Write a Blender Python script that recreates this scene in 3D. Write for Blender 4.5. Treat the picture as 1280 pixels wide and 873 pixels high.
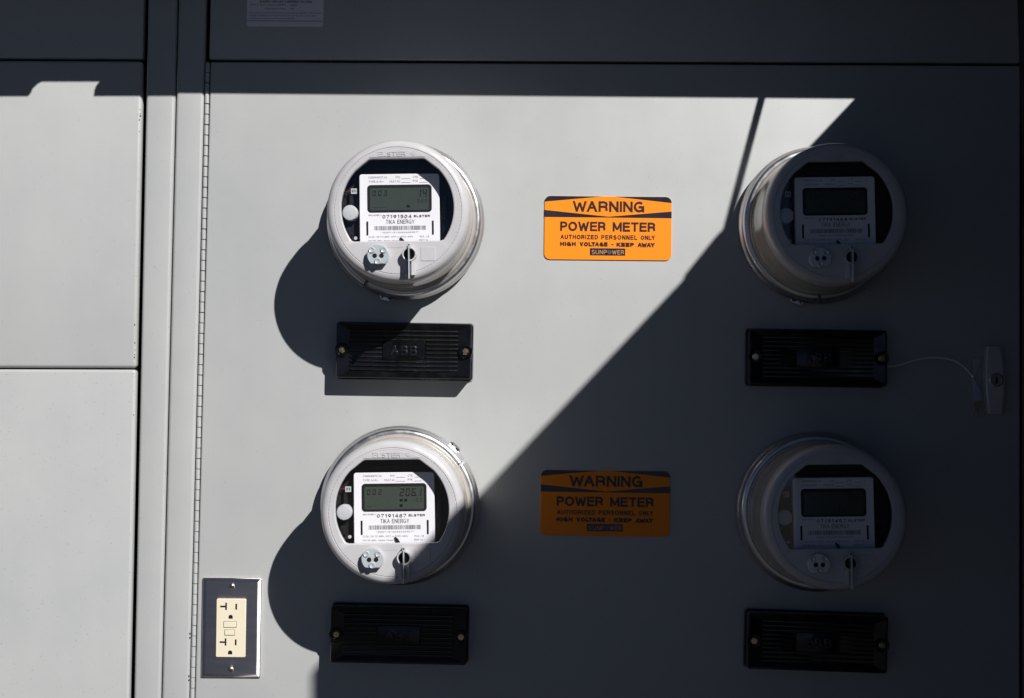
import bpy, bmesh, math, random
from mathutils import Vector, Matrix, Quaternion
random.seed(7)
for o in list(bpy.data.objects): bpy.data.objects.remove(o)
scene = bpy.context.scene
C = scene.collection
# ------------------------------------------------------------------ camera
S = 0.00093                      # metres per unit; the wall is measured in units of 0.93 mm
F = 1800.0                       # focal length in the same units (a 50 mm lens on full frame)
DIST = 1800.0 * S
FOOT = (655.0, 500.0)            # where the wall's normal through the lens meets the picture
PP = (640.0, 426.5)
ROLL = 0.012
# axis: camera looks slightly left and up of the wall's normal
def cam_basis():
    # ray toward FOOT must be the wall normal (0,1,0) in world
    a = Vector(((FOOT[0]-PP[0]), -(FOOT[1]-PP[1]), -F)).normalized()   # in camera space
    # undo roll: camera-space up/right rotated
    Rr = Matrix.Rotation(ROLL, 3, 'Z')
    a = Rr.transposed() @ a
    yaw = math.atan2(a.x, -a.z); pitch = math.atan2(a.y, math.hypot(a.x, a.z))
    # world orientation (camera looking +Y) then yaw/pitch so that a -> +Y
    base = Matrix.Rotation(math.pi/2, 3, 'X')
    R = Matrix.Rotation(yaw, 3, 'Z') @ base @ Matrix.Rotation(-pitch, 3, 'X')
    return R @ Rr.transposed()
Rc = cam_basis()
CAM = Vector((0, -DIST, 0))
cam_d = bpy.data.cameras.new('camera'); cam = bpy.data.objects.new('camera', cam_d); C.objects.link(cam)
cam.matrix_world = Matrix.Translation(CAM) @ Rc.to_4x4()
cam_d.sensor_width = 36; cam_d.lens = F/1280*36
cam_d.shift_y = -(436.5-426.5)/1280.0
cam_d.clip_start = 0.05; cam_d.clip_end = 500
cam_d.dof.use_dof = True; cam_d.dof.focus_distance = DIST-0.05; cam_d.dof.aperture_fstop = 9.0
scene.camera = cam
scene.render.resolution_x = 1024; scene.render.resolution_y = 698
def W(px, py, h=0.0):
    """point of the plane h units in front of the wall seen at that place; returns (x, z) in units"""
    d = Rc @ Vector((px-PP[0], -(py-PP[1]), -F))
    t = (-h*S - CAM.y)/d.y
    p = CAM + d*t
    return (p.x/S, p.z/S)
# ------------------------------------------------------------------ sky, sun, exposure
SX, SZ = 0.70, 0.845             # the sun stands this much to the right and up for each unit out
sun_dir = Vector((SX, -1.0, SZ)).normalized()
elev = math.asin(sun_dir.z); rot = math.atan2(sun_dir.x, sun_dir.y)
w = bpy.data.worlds.new('World'); scene.world = w; w.use_nodes = True
nt = w.node_tree; nt.nodes.clear()
sky = nt.nodes.new('ShaderNodeTexSky'); sky.sky_type = 'NISHITA'; sky.sun_disc = False
sky.sun_elevation = elev; sky.sun_rotation = rot; sky.altitude = 3500; sky.air_density = 0.2; sky.dust_density = 0.0; sky.ozone_density = 1.0
bg = nt.nodes.new('ShaderNodeBackground'); bg.inputs[1].default_value = 0.05
out = nt.nodes.new('ShaderNodeOutputWorld')
nt.links.new(sky.outputs[0], bg.inputs[0]); nt.links.new(bg.outputs[0], out.inputs[0])
sd = bpy.data.lights.new('sun', 'SUN'); sd.energy = 5.0; sd.angle = math.radians(0.53); sd.color = (1.0, 0.982, 0.968)
so = bpy.data.objects.new('sun', sd); C.objects.link(so)
so.rotation_euler = sun_dir.to_track_quat('Z', 'Y').to_euler()
so.location = (1, -2, 2)
vs = scene.view_settings
vs.view_transform = 'Standard'; vs.look = 'None'; vs.gamma = 1.0; vs.use_curve_mapping = False
vs.exposure = 0.14
# ------------------------------------------------------------------ materials
def mat(name, col, rough=0.5, metal=0.0, spec=0.5, coat=0.0, coat_rough=0.1, ior=1.5, trans=0.0,
        noise=0.0, nscale=60.0, bump=0.0, bscale=600.0, rvar=0.0, stretch=None, col2=None, bdist=0.0004):
    m = bpy.data.materials.new(name); m.use_nodes = True
    t = m.node_tree; b = t.nodes['Principled BSDF']
    b.inputs['Base Color'].default_value = (*col, 1); b.inputs['Roughness'].default_value = rough
    b.inputs['Metallic'].default_value = metal; b.inputs['IOR'].default_value = ior
    b.inputs['Specular IOR Level'].default_value = spec
    b.inputs['Coat Weight'].default_value = coat; b.inputs['Coat Roughness'].default_value = coat_rough
    b.inputs['Transmission Weight'].default_value = trans
    tc = t.nodes.new('ShaderNodeTexCoord'); src = tc.outputs['Object']
    if stretch:
        mp = t.nodes.new('ShaderNodeMapping'); mp.inputs['Scale'].default_value = stretch
        t.links.new(src, mp.inputs[0]); src = mp.outputs[0]
    if noise or rvar:
        n = t.nodes.new('ShaderNodeTexNoise'); n.inputs['Scale'].default_value = nscale; n.inputs['Detail'].default_value = 5
        n.inputs['Roughness'].default_value = 0.6
        t.links.new(src, n.inputs['Vector'])
        if noise:
            r = t.nodes.new('ShaderNodeValToRGB')
            lo = tuple(c*(1-noise) for c in col); hi = col2 if col2 else tuple(min(1, c*(1+noise)) for c in col)
            r.color_ramp.elements[0].position = 0.3; r.color_ramp.elements[1].position = 0.7
            r.color_ramp.elements[0].color = (*lo, 1); r.color_ramp.elements[1].color = (*hi, 1)
            t.links.new(n.outputs[0], r.inputs[0]); t.links.new(r.outputs[0], b.inputs['Base Color'])
        if rvar:
            mr = t.nodes.new('ShaderNodeMapRange'); mr.inputs[3].default_value = max(0.02, rough-rvar); mr.inputs[4].default_value = min(1, rough+rvar)
            mr.inputs[1].default_value = 0.3; mr.inputs[2].default_value = 0.7
            t.links.new(n.outputs[0], mr.inputs[0]); t.links.new(mr.outputs[0], b.inputs['Roughness'])
    if bump:
        n2 = t.nodes.new('ShaderNodeTexNoise'); n2.inputs['Scale'].default_value = bscale; n2.inputs['Detail'].default_value = 2
        t.links.new(src, n2.inputs['Vector'])
        bp = t.nodes.new('ShaderNodeBump'); bp.inputs['Strength'].default_value = bump; bp.inputs['Distance'].default_value = bdist
        t.links.new(n2.outputs[0], bp.inputs['Height']); t.links.new(bp.outputs[0], b.inputs['Normal'])
    return m
def glass_mat():
    m = bpy.data.materials.new('clear_window'); m.use_nodes = True; t = m.node_tree; t.nodes.clear()
    o = t.nodes.new('ShaderNodeOutputMaterial'); mx = t.nodes.new('ShaderNodeMixShader')
    tr = t.nodes.new('ShaderNodeBsdfTransparent'); tr.inputs[0].default_value = (0.98, 0.98, 0.985, 1)
    g = t.nodes.new('ShaderNodeBsdfGlossy'); g.inputs['Roughness'].default_value = 0.03
    lw = t.nodes.new('ShaderNodeLayerWeight'); lw.inputs[0].default_value = 0.5
    pw = t.nodes.new('ShaderNodeMath'); pw.operation = 'POWER'; pw.inputs[1].default_value = 5.0; t.links.new(lw.outputs['Facing'], pw.inputs[0])
    fr = t.nodes.new('ShaderNodeMath'); fr.operation = 'MULTIPLY_ADD'; fr.inputs[1].default_value = 0.92; fr.inputs[2].default_value = 0.06; t.links.new(pw.outputs[0], fr.inputs[0])
    t.links.new(fr.outputs[0], mx.inputs[0]); t.links.new(tr.outputs[0], mx.inputs[1]); t.links.new(g.outputs[0], mx.inputs[2])
    t.links.new(mx.outputs[0], o.inputs[0]); return m
def paint_mat():
    """enamel paint: orange peel, faint mottling, a little dust and run-down streaks"""
    m = mat('grey_enamel', (0.40, 0.412, 0.405), rough=0.42, spec=0.45, bump=0.10, bscale=900, bdist=0.0003)
    t = m.node_tree; b = t.nodes['Principled BSDF']; tc = t.nodes.new('ShaderNodeTexCoord')
    ge = t.nodes.new('ShaderNodeNewGeometry')
    n1 = t.nodes.new('ShaderNodeTexNoise'); n1.inputs['Scale'].default_value = 3.2; n1.inputs['Detail'].default_value = 6; n1.inputs['Roughness'].default_value = 0.65
    t.links.new(ge.outputs['Position'], n1.inputs['Vector'])
    mp = t.nodes.new('ShaderNodeMapping'); mp.inputs['Scale'].default_value = (26, 26, 1.6); t.links.new(ge.outputs['Position'], mp.inputs[0])
    n2 = t.nodes.new('ShaderNodeTexNoise'); n2.inputs['Scale'].default_value = 1.0; n2.inputs['Detail'].default_value = 4; t.links.new(mp.outputs[0], n2.inputs['Vector'])
    n3 = t.nodes.new('ShaderNodeTexNoise'); n3.inputs['Scale'].default_value = 420; n3.inputs['Detail'].default_value = 1; t.links.new(ge.outputs['Position'], n3.inputs['Vector'])
    r1 = t.nodes.new('ShaderNodeValToRGB'); r1.color_ramp.elements[0].color = (0.405, 0.415, 0.41, 1); r1.color_ramp.elements[1].color = (0.455, 0.46, 0.448, 1)
    r1.color_ramp.elements[0].position = 0.35; r1.color_ramp.elements[1].position = 0.65
    r2 = t.nodes.new('ShaderNodeValToRGB'); r2.color_ramp.elements[0].color = (0.982, 0.983, 0.984, 1); r2.color_ramp.elements[1].color = (1, 1, 1, 1)
    r2.color_ramp.elements[0].position = 0.35; r2.color_ramp.elements[1].position = 0.55
    r3 = t.nodes.new('ShaderNodeValToRGB'); r3.color_ramp.elements[0].color = (0.7, 0.69, 0.67, 1); r3.color_ramp.elements[1].color = (1, 1, 1, 1)
    r3.color_ramp.elements[0].position = 0.24; r3.color_ramp.elements[1].position = 0.28
    t.links.new(n1.outputs[0], r1.inputs[0]); t.links.new(n2.outputs[0], r2.inputs[0]); t.links.new(n3.outputs[0], r3.inputs[0])
    a = t.nodes.new('ShaderNodeMixRGB'); a.blend_type = 'MULTIPLY'; a.inputs[0].default_value = 1
    c = t.nodes.new('ShaderNodeMixRGB'); c.blend_type = 'MULTIPLY'; c.inputs[0].default_value = 1
    t.links.new(r1.outputs[0], a.inputs[1]); t.links.new(r2.outputs[0], a.inputs[2]); t.links.new(a.outputs[0], c.inputs[1]); t.links.new(r3.outputs[0], c.inputs[2])
    t.links.new(c.outputs[0], b.inputs['Base Color'])
    # slight oil-canning of the sheet under the fine orange peel
    nw = t.nodes.new('ShaderNodeTexNoise'); nw.inputs['Scale'].default_value = 4.5; nw.inputs['Detail'].default_value = 2; t.links.new(ge.outputs['Position'], nw.inputs['Vector'])
    bw = t.nodes.new('ShaderNodeBump'); bw.inputs['Distance'].default_value = 0.0035; bw.inputs['Strength'].default_value = 1.0
    t.links.new(nw.outputs[0], bw.inputs['Height'])
    for nd in t.nodes:
        if nd.bl_idname == 'ShaderNodeBump' and nd is not bw and nd != bw: t.links.new(bw.outputs[0], nd.inputs['Normal'])
    mr = t.nodes.new('ShaderNodeMapRange'); mr.inputs[1].default_value = 0.3; mr.inputs[2].default_value = 0.7; mr.inputs[3].default_value = 0.34; mr.inputs[4].default_value = 0.5
    t.links.new(n1.outputs[0], mr.inputs[0]); t.links.new(mr.outputs[0], b.inputs['Roughness'])
    return m
def brushed():
    m = mat('brushed_stainless', (0.84, 0.77, 0.76), 0.38, metal=1.0, noise=0.08, nscale=12, rvar=0.05, stretch=(1, 1, 9))
    t = m.node_tree; b = t.nodes['Principled BSDF']; b.inputs['Anisotropic'].default_value = 0.9; b.inputs['Anisotropic Rotation'].default_value = 0.25
    tg_ = t.nodes.new('ShaderNodeTangent'); tg_.direction_type = 'RADIAL'; tg_.axis = 'Z'; t.links.new(tg_.outputs[0], b.inputs['Tangent'])
    return m
M = dict(
    paint=paint_mat(),
    gap=mat('dark_void', (0.004, 0.004, 0.004), 0.9, spec=0.1),
    inner=mat('inner_dark_paint', (0.05, 0.052, 0.055), 0.7),
    plastic=mat('grey_polycarbonate', (0.51, 0.498, 0.507), 0.33, coat=0.25, coat_rough=0.12, noise=0.05, nscale=55, bump=0.06, bscale=700, rvar=0.05),
    side=mat('smoky_polycarbonate', (0.40, 0.37, 0.33), 0.16, coat=0.8, coat_rough=0.04, noise=0.22, nscale=14, rvar=0.06, stretch=(1, 0.25, 1)),
    steel=mat('zinc_plated_steel', (0.66, 0.65, 0.66), 0.36, metal=1.0, noise=0.10, nscale=90, rvar=0.07),
    stainless=brushed(),
    port=mat('clear_nickel_plastic', (0.56, 0.60, 0.62), 0.22, metal=0.25, coat=0.6, noise=0.08, nscale=300),
    black=mat('black_gloss_plastic', (0.0045, 0.0045, 0.005), 0.17, spec=0.32, noise=0.5, nscale=70, rvar=0.10, bump=0.03, bscale=400),
    blackr=mat('black_gloss_ribs', (0.009, 0.009, 0.010), 0.24, spec=0.5, noise=0.5, nscale=90, rvar=0.08),
    blackp=mat('black_matte_plastic', (0.008, 0.008, 0.009), 0.55, spec=0.3),
    cavity=mat('meter_interior', (0.012, 0.011, 0.012), 0.5, spec=0.3, noise=0.6, nscale=200),
    white=mat('white_plate', (0.90, 0.885, 0.91), 0.42, noise=0.02, nscale=80),
    cream=mat('ivory_nylon', (0.78, 0.70, 0.53), 0.35, noise=0.02, nscale=90),
    button=mat('pale_grey_button', (0.52, 0.54, 0.55), 0.4, noise=0.05, nscale=200),
    lcd=mat('lcd_green_grey', (0.052, 0.064, 0.050), 0.18, noise=0.06, nscale=60),
    lcdon=mat('lcd_segment', (0.003, 0.003, 0.003), 0.35),
    lcdoff=mat('lcd_segment_faint', (0.022, 0.027, 0.021), 0.35),
    ink=mat('printing_ink', (0.05, 0.048, 0.055), 0.6),
    inkgrey=mat('faint_printing_ink', (0.26, 0.25, 0.27), 0.6),
    bar=mat('barcode_ink', (0.22, 0.21, 0.22), 0.6),
    orange=mat('orange_sign_vinyl', (1.0, 0.275, 0.016), 0.45, spec=0.15, noise=0.02, nscale=30),
    signink=mat('sign_black_ink', (0.028, 0.011, 0.010), 0.4),
    signblack=mat('sign_black_band', (0.018, 0.016, 0.022), 0.3, noise=0.4, nscale=40),
    signtext=mat('sign_small_lettering', (0.60, 0.33, 0.17), 0.5),
    sticker=mat('silver_grey_sticker', (0.84, 0.82, 0.86), 0.4, noise=0.03, nscale=40),
    brass=mat('brass_screw', (0.62, 0.46, 0.24), 0.28, metal=1.0, noise=0.25, nscale=700),
    screw=mat('plated_screw', (0.70, 0.62, 0.54), 0.25, metal=1.0),
    chrome=mat('handle_cast_metal', (0.60, 0.57, 0.57), 0.36, metal=0.15, noise=0.08, nscale=50),
    wire=mat('seal_wire', (0.85, 0.83, 0.86), 0.4),
    tag=mat('plastic_tag', (0.42, 0.48, 0.60), 0.4, noise=0.2, nscale=60),
    twine=mat('brown_twine', (0.40, 0.26, 0.13), 0.9),
    red=mat('red_wire_insulation', (0.30, 0.04, 0.03), 0.4),
    glass=glass_mat(),
    ground=mat('dusty_asphalt', (0.020, 0.018, 0.016), 0.95, noise=0.3, nscale=2.0, bump=0.3, bscale=60),
)
# ------------------------------------------------------------------ helpers
class MB:
    """collects geometry in (x, z, h): right, up, out from the wall"""
    def __init__(s): s.v = []; s.f = []
    def add(s, vs, fs, o=(0, 0, 0), r=0.0):
        n = len(s.v); c, q = math.cos(r), math.sin(r)
        s.v += [(o[0]+x*c-z*q, o[1]+x*q+z*c, o[2]+h) for x, z, h in vs]
        s.f += [[n+i for i in f] for f in fs]; return s
    def box(s, x0, x1, z0, z1, h0, h1, o=(0, 0, 0), r=0.0):
        v = [(x, z, h) for h in (h0, h1) for z in (z0, z1) for x in (x0, x1)]
        return s.add(v, [[0, 1, 3, 2], [4, 6, 7, 5], [0, 4, 5, 1], [2, 3, 7, 6], [0, 2, 6, 4], [1, 5, 7, 3]], o, r)
    def prism(s, pts, h0, h1, o=(0, 0, 0), r=0.0, back=True, inset=0.0, idrop=0.0):
        n = len(pts); v = [(x, z, h0) for x, z in pts]
        hh = h1-idrop
        v += [(x, z, hh) for x, z in pts]
        f = [[i, (i+1) % n, n+(i+1) % n, n+i] for i in range(n)]
        if inset:
            ip = inset_poly(pts, inset); v += [(x, z, h1) for x, z in ip]
            f += [[n+i, n+(i+1) % n, 2*n+(i+1) % n, 2*n+i] for i in range(n)]; f.append([2*n+i for i in range(n)])
        else: f.append([n+i for i in range(n)])
        if back: f.append([i for i in range(n)][::-1])
        return s.add(v, f, o, r)
    def lathe(s, prof, n=96, o=(0, 0, 0), a0=0.0, a1=math.tau, cap0=False, cap1=False):
        full = abs(a1-a0-math.tau) < 1e-6; k = n if full else n+1
        v = []
        for r_, h in prof:
            for i in range(k):
                a = a0+(a1-a0)*i/n; v.append((r_*math.cos(a), r_*math.sin(a), h))
        f = []
        for j in range(len(prof)-1):
            for i in range(n):
                i2 = (i+1) % k if full else i+1
                f.append([j*k+i, j*k+i2, (j+1)*k+i2, (j+1)*k+i])
        if cap0: f.append([i for i in range(k)][::-1])
        if cap1: f.append([(len(prof)-1)*k+i for i in range(k)])
        if not full:
            m = len(prof); f.append([j*k for j in range(m)]); f.append([j*k+k-1 for j in range(m)][::-1])
        return s.add(v, f, o)
    def tube(s, pts, rad, n=8):
        """pts in (x,z,h)"""
        P = [Vector(p) for p in pts]; v = []; f = []
        up = Vector((0.13, 0.21, 1)).normalized()
        for i, p in enumerate(P):
            t = (P[min(i+1, len(P)-1)]-P[max(i-1, 0)]).normalized()
            a = t.cross(up).normalized(); b = t.cross(a).normalized()
            rr = rad[i] if isinstance(rad, (list, tuple)) else rad
            for k in range(n):
                q = math.tau*k/n; v.append(tuple(p+a*rr*math.cos(q)+b*rr*math.sin(q)))
        for i in range(len(P)-1):
            for k in range(n): f.append([i*n+k, i*n+(k+1) % n, (i+1)*n+(k+1) % n, (i+1)*n+k])
        f.append(list(range(n))[::-1]); f.append([(len(P)-1)*n+k for k in range(n)])
        return s.add(v, f)
    def build(s, name, m, parent=None, bevel=0.0, seg=2, bang=40, smooth=35, mesh_only=False):
        me = bpy.data.meshes.new(name)
        me.from_pydata([(x*S, -h*S, z*S) for x, z, h in s.v], [], s.f)
        bm = bmesh.new(); bm.from_mesh(me)
        bmesh.ops.remove_doubles(bm, verts=bm.verts, dist=1e-7)
        bmesh.ops.recalc_face_normals(bm, faces=bm.faces)
        if bevel:
            es = [e for e in bm.edges if len(e.link_faces) == 2 and e.calc_face_angle(0) > math.radians(bang)]
            bmesh.ops.bevel(bm, geom=es, offset=bevel*S, segments=seg, affect='EDGES', profile=0.5, clamp_overlap=True)
        bm.to_mesh(me); bm.free()
        me.polygons.foreach_set('use_smooth', [True]*len(me.polygons)); me.set_sharp_from_angle(angle=math.radians(smooth))
        me.materials.append(m if not isinstance(m, str) else M[m])
        if mesh_only: return me
        return link(name, me, parent)
def link(name, me, parent=None):
    o = bpy.data.objects.new(name, me); C.objects.link(o)
    if parent: o.parent = parent
    return o
def inset_poly(pts, d):
    n = len(pts); A = sum(pts[i][0]*pts[(i+1) % n][1]-pts[(i+1) % n][0]*pts[i][1] for i in range(n)); sg = 1 if A > 0 else -1
    out = []
    for i in range(n):
        p0, p1, p2 = Vector(pts[i-1]), Vector(pts[i]), Vector(pts[(i+1) % n])
        a = (p1-p0).normalized(); b = (p2-p1).normalized()
        na = Vector((-a.y, a.x))*sg; nb = Vector((-b.y, b.x))*sg
        m_ = (na+nb); m_ = m_/max(0.3, m_.dot(na)) if m_.length > 1e-6 else na
        q = p1+m_*d; out.append((q.x, q.y))
    return out
def rrect(x0, x1, z0, z1, r, n=6):
    P = []
    for cx, cz, a in ((x1-r, z1-r, 0), (x0+r, z1-r, 90), (x0+r, z0+r, 180), (x1-r, z0+r, 270)):
        for k in range(n+1):
            q = math.radians(a+90*k/n); P.append((cx+r*math.cos(q), cz+r*math.sin(q)))
    return P
def circ(r, n=32, cx=0, cz=0): return [(cx+r*math.cos(math.tau*k/n), cz+r*math.sin(math.tau*k/n)) for k in range(n)]
def empty(name, loc, rz=0.0):
    """Empty at (x, z, h) units, turned by rz in the wall's plane"""
    o = bpy.data.objects.new(name, None); C.objects.link(o); o.empty_display_size = 0.02
    o.location = (loc[0]*S, -loc[2]*S, loc[1]*S); o.rotation_euler = (0, -rz, 0); return o
def tag(o, label=None, cat=None, group=None, kind=None):
    for k, v in (('label', label), ('category', cat), ('group', group), ('kind', kind)):
        if v: o[k] = v
    return o
_tc = {}
def text_geo(s, bold=0.0):
    key = (s, bold)
    if key in _tc: return _tc[key]
    cu = bpy.data.curves.new('txt', 'FONT'); cu.body = s; cu.size = 1.0; cu.resolution_u = 3; cu.offset = bold
    ob = bpy.data.objects.new('txt', cu); C.objects.link(ob)
    dg = bpy.context.evaluated_depsgraph_get(); e = ob.evaluated_get(dg); me = e.to_mesh()
    v = [(q.co.x, q.co.y) for q in me.vertices]; f = [list(p.vertices) for p in me.polygons]
    e.to_mesh_clear(); bpy.data.objects.remove(ob); bpy.data.curves.remove(cu)
    _tc[key] = (v, f); return v, f
def text(mb, s, x0, x1, z0, z1, h, bold=0.0, thick=0.0):
    """fit the string into a box of the plane h"""
    v, f = text_geo(s, bold)
    if not v: return
    a0 = min(p[0] for p in v); a1 = max(p[0] for p in v); b0 = min(p[1] for p in v); b1 = max(p[1] for p in v)
    P = [(x0+(p[0]-a0)/(a1-a0)*(x1-x0), z0+(p[1]-b0)/(b1-b0)*(z1-z0), h) for p in v]
    mb.add(P, f)
    if thick:
        cnt = {}
        for q in f:
            for i in range(len(q)):
                a, b = q[i], q[(i+1) % len(q)]; cnt[(a, b)] = 1
        side = [(a, b) for (a, b) in cnt if (b, a) not in cnt]
        n = len(P); base = [(x, z, hh-thick) for x, z, hh in P]
        mb.add(P+base, [[a, b, n+b, n+a] for a, b in side])
def _arc(cx, cy, rx, ry, a0, a1, n=12): return [(cx+rx*math.cos(math.radians(a0+(a1-a0)*k/n)), cy+ry*math.sin(math.radians(a0+(a1-a0)*k/n))) for k in range(n+1)]
def _oval(w): return _arc(w/2, 0.5, w/2, 0.5, 90, 450, 28)
GL = {
 'A': (.72, [[(0, 0), (.36, 1), (.72, 0)], [(.14, .36), (.58, .36)]]),
 'B': (.62, [[(0, 0), (0, 1), (.34, 1)]+_arc(.34, .76, .24, .24, 90, -90)[1:]+[(0, .52)], [(0, .52), (.36, .52)]+_arc(.36, .26, .26, .26, 90, -90)[1:]+[(0, 0)]]),
 'C': (.68, [_arc(.36, .5, .36, .5, 48, 312, 22)]),
 'D': (.66, [[(0, 0), (0, 1), (.28, 1)]+_arc(.28, .5, .38, .5, 90, -90, 16)[1:]+[(0, 0)]]),
 'E': (.56, [[(.56, 1), (0, 1), (0, 0), (.57, 0)], [(0, .53), (.52, .53)]]),
 'F': (.52, [[(.54, 1), (0, 1), (0, 0)], [(0, .5), (.46, .5)]]),
 'G': (.72, [_arc(.36, .5, .36, .5, 45, 335, 22)+[(.70, .47), (.42, .47)], [(.70, .47), (.71, 0)]]),
 'H': (.62, [[(0, 0), (0, 1)], [(.62, 0), (.62, 1)], [(0, .53), (.62, .53)]]),
 'I': (.0, [[(0, 0), (0, 1)]]),
 'K': (.62, [[(0, 0), (0, 1)], [(.6, 1), (0, .38)], [(.2, .58), (.64, 0)]]),
 'L': (.5, [[(0, 1), (0, 0), (.52, 0)]]),
 'M': (.78, [[(0, 0), (0, 1), (.39, .08), (.78, 1), (.78, 0)]]),
 'N': (.62, [[(0, 0), (0, 1), (.62, 0), (.62, 1)]]),
 'O': (.76, [_oval(.76)]),
 'P': (.58, [[(0, 0), (0, 1), (.32, 1)]+_arc(.32, .73, .26, .27, 90, -90)[1:]+[(0, .46)]]),
 'R': (.62, [[(0, 0), (0, 1), (.34, 1)]+_arc(.34, .74, .26, .26, 90, -90)[1:]+[(0, .48)], [(.36, .48)]+_arc(.36, .3, .22, .18, 90, 0, 6)[1:]+[(.6, 0)]]),
 'S': (.60, [_arc(.3, .75, .27, .25, 25, 200, 12)+[(.1, .6), (.3, .53), (.5, .46)]+_arc(.3, .25, .30, .25, 30, -160, 12)]),
 'T': (.60, [[(0, 1), (.6, 1)], [(.3, 1), (.3, 0)]]),
 'U': (.62, [[(0, 1), (0, .32)]+_arc(.31, .31, .31, .31, 180, 360, 14)+[(.62, 1)]]),
 'V': (.66, [[(0, 1), (.33, 0), (.66, 1)]]),
 'W': (1.0, [[(0, 1), (.25, 0), (.5, .96), (.75, 0), (1.0, 1)]]),
 'Y': (.66, [[(0, 1), (.33, .42), (.66, 1)], [(.33, .42), (.33, 0)]]),
 'Z': (.6, [[(.02, 1), (.6, 1), (0, 0), (.62, 0)]]),
 '-': (.3, [[(0, .42), (.3, .42)]]),
 '0': (.5, [_oval(.5)]), '1': (.3, [[(0, .74), (.24, 1), (.24, 0)]]),
 '2': (.5, [_arc(.25, .72, .25, .28, 170, -20, 12)+[(.02, .0), (.52, 0)]]),
 '3': (.5, [_arc(.25, .75, .22, .25, 160, -90, 12), _arc(.25, .26, .26, .26, 90, -160, 14)]),
 '4': (.54, [[(.4, 0), (.4, 1), (0, .3), (.56, .3)]]),
 '5': (.5, [[(.46, 1), (.08, 1), (.03, .5)]+_arc(.25, .32, .25, .32, 125, -160, 14)]),
 '6': (.5, [_arc(.25, .3, .25, .3, 0, 360, 20), _arc(.38, .3, .38, .70, 180, 85, 10)]),
 '7': (.5, [[(0, 1), (.5, 1), (.16, 0)]]),
 '8': (.5, [_arc(.25, .76, .21, .24, 0, 360, 18), _arc(.25, .26, .25, .26, 0, 360, 18)]),
 '9': (.5, [_arc(.25, .7, .25, .3, 0, 360, 20), _arc(.12, .70, .38, .70, 0, -85, 10)]),
}
def stroke_strip(P, w):
    """left and right outline of a constant-width stroke with mitred corners"""
    closed = (Vector(P[0])-Vector(P[-1])).length < 1e-6
    if closed: P = P[:-1]
    n = len(P); L = []; R = []
    for i in range(n):
        p = Vector(P[i]); a = Vector(P[i-1]) if (i or closed) else None; b = Vector(P[(i+1) % n]) if (i < n-1 or closed) else None
        d0 = (p-a).normalized() if a is not None else (b-p).normalized(); d1 = (b-p).normalized() if b is not None else d0
        n0 = Vector((-d0.y, d0.x)); n1 = Vector((-d1.y, d1.x)); m = n0+n1
        m = m/max(m.dot(n0), 0.35) if m.length > 1e-5 else n0
        L.append(p+m*w/2); R.append(p-m*w/2)
    if closed: L.append(L[0]); R.append(R[0])
    return L, R
def letters(mb, s, x0, x1, z0, z1, h, w, thick=0.0, gap=None, word=0.34):
    """grotesque capitals and figures drawn as strokes of width w, fitted into a box"""
    H = z1-z0-w
    sp = gap if gap is not None else w*1.35
    ws = sum(GL[c][0] for c in s if c != ' ')
    KP = {'WA', 'AW', 'AY', 'YA', 'TA', 'LT', 'LY', 'KA'}
    kern = [(w*0.5 if s[i:i+2] in KP else 0.0) for i in range(len(s))]
    fixed = sum(word*H if c == ' ' else w for c in s)+sp*(len(s)-1)-sum(kern)
    k = (x1-x0-fixed)/ws                     # width of one unit
    x = x0; e = 0
    for ci, c in enumerate(s):
        if c == ' ': x += word*H+sp; continue
        gw, st = GL[c]
        parts = []
        for pl in st:                        # break the stroke at sharp corners
            cur = [pl[0]]
            for q in range(1, len(pl)):
                cur.append(pl[q])
                if q < len(pl)-1:
                    a = Vector(pl[q])-Vector(pl[q-1]); b_ = Vector(pl[q+1])-Vector(pl[q])
                    if a.normalized().dot(b_.normalized()) < -0.25: parts.append(cur); cur = [pl[q]]
            parts.append(cur)
        for pl in parts:
            P = [(x+w/2+px*k, z0+w/2+pz*H) for px, pz in pl]
            hh = h+0.045*(e % 6); e += 1
            dx, dz = P[-1][0]-P[0][0], P[-1][1]-P[0][1]
            if len(P) == 2 and abs(dz) > 1e-6 and abs(dx) > 1e-6:
                ln = math.hypot(dx, dz); hw = w/2*ln/abs(dz)*0.97
                E2 = []
                for (px, pz), (ux, uz) in zip(P, pl):
                    zz = z0 if uz == 0 else (z1 if uz == 1 else pz)
                    E2.append((px+(zz-pz)*dx/dz*0.4, zz))
                L = [Vector((E2[0][0]-hw, E2[0][1])), Vector((E2[1][0]-hw, E2[1][1]))]; R = [Vector((E2[0][0]+hw, E2[0][1])), Vector((E2[1][0]+hw, E2[1][1]))]
                if dz > 0: L, R = L, R
            else:
                closed = (Vector(P[0])-Vector(P[-1])).length < 1e-6
                if not closed:
                    a = Vector(P[0])-Vector(P[1]); b_ = Vector(P[-1])-Vector(P[-2])
                    if min(abs(a.x), abs(a.y)) < 1e-6: P[0] = tuple(Vector(P[0])+a.normalized()*w/2)
                    if min(abs(b_.x), abs(b_.y)) < 1e-6: P[-1] = tuple(Vector(P[-1])+b_.normalized()*w/2)
                L, R = stroke_strip(P, w)
            n = len(L)
            v = [(q.x, min(max(q.y, z0), z1), hh+0.007*i) for i, q in enumerate(L)]+[(q.x, min(max(q.y, z0), z1), hh+0.007*i) for i, q in enumerate(R)]
            f = [[i, n+i, n+i+1, i+1] for i in range(n-1)]
            if thick:
                v += [(a, b, hh-thick) for a, b, _ in v]
                f += [[i, i+1, 2*n+i+1, 2*n+i] for i in range(n-1)]+[[n+i+1, n+i, 3*n+i, 3*n+i+1] for i in range(n-1)]
                f += [[0, 2*n, 3*n, n], [n-1, 2*n-1, 4*n-1, 3*n-1]]
            mb.add(v, f)
        x += w+gw*k+sp-kern[ci]
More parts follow.
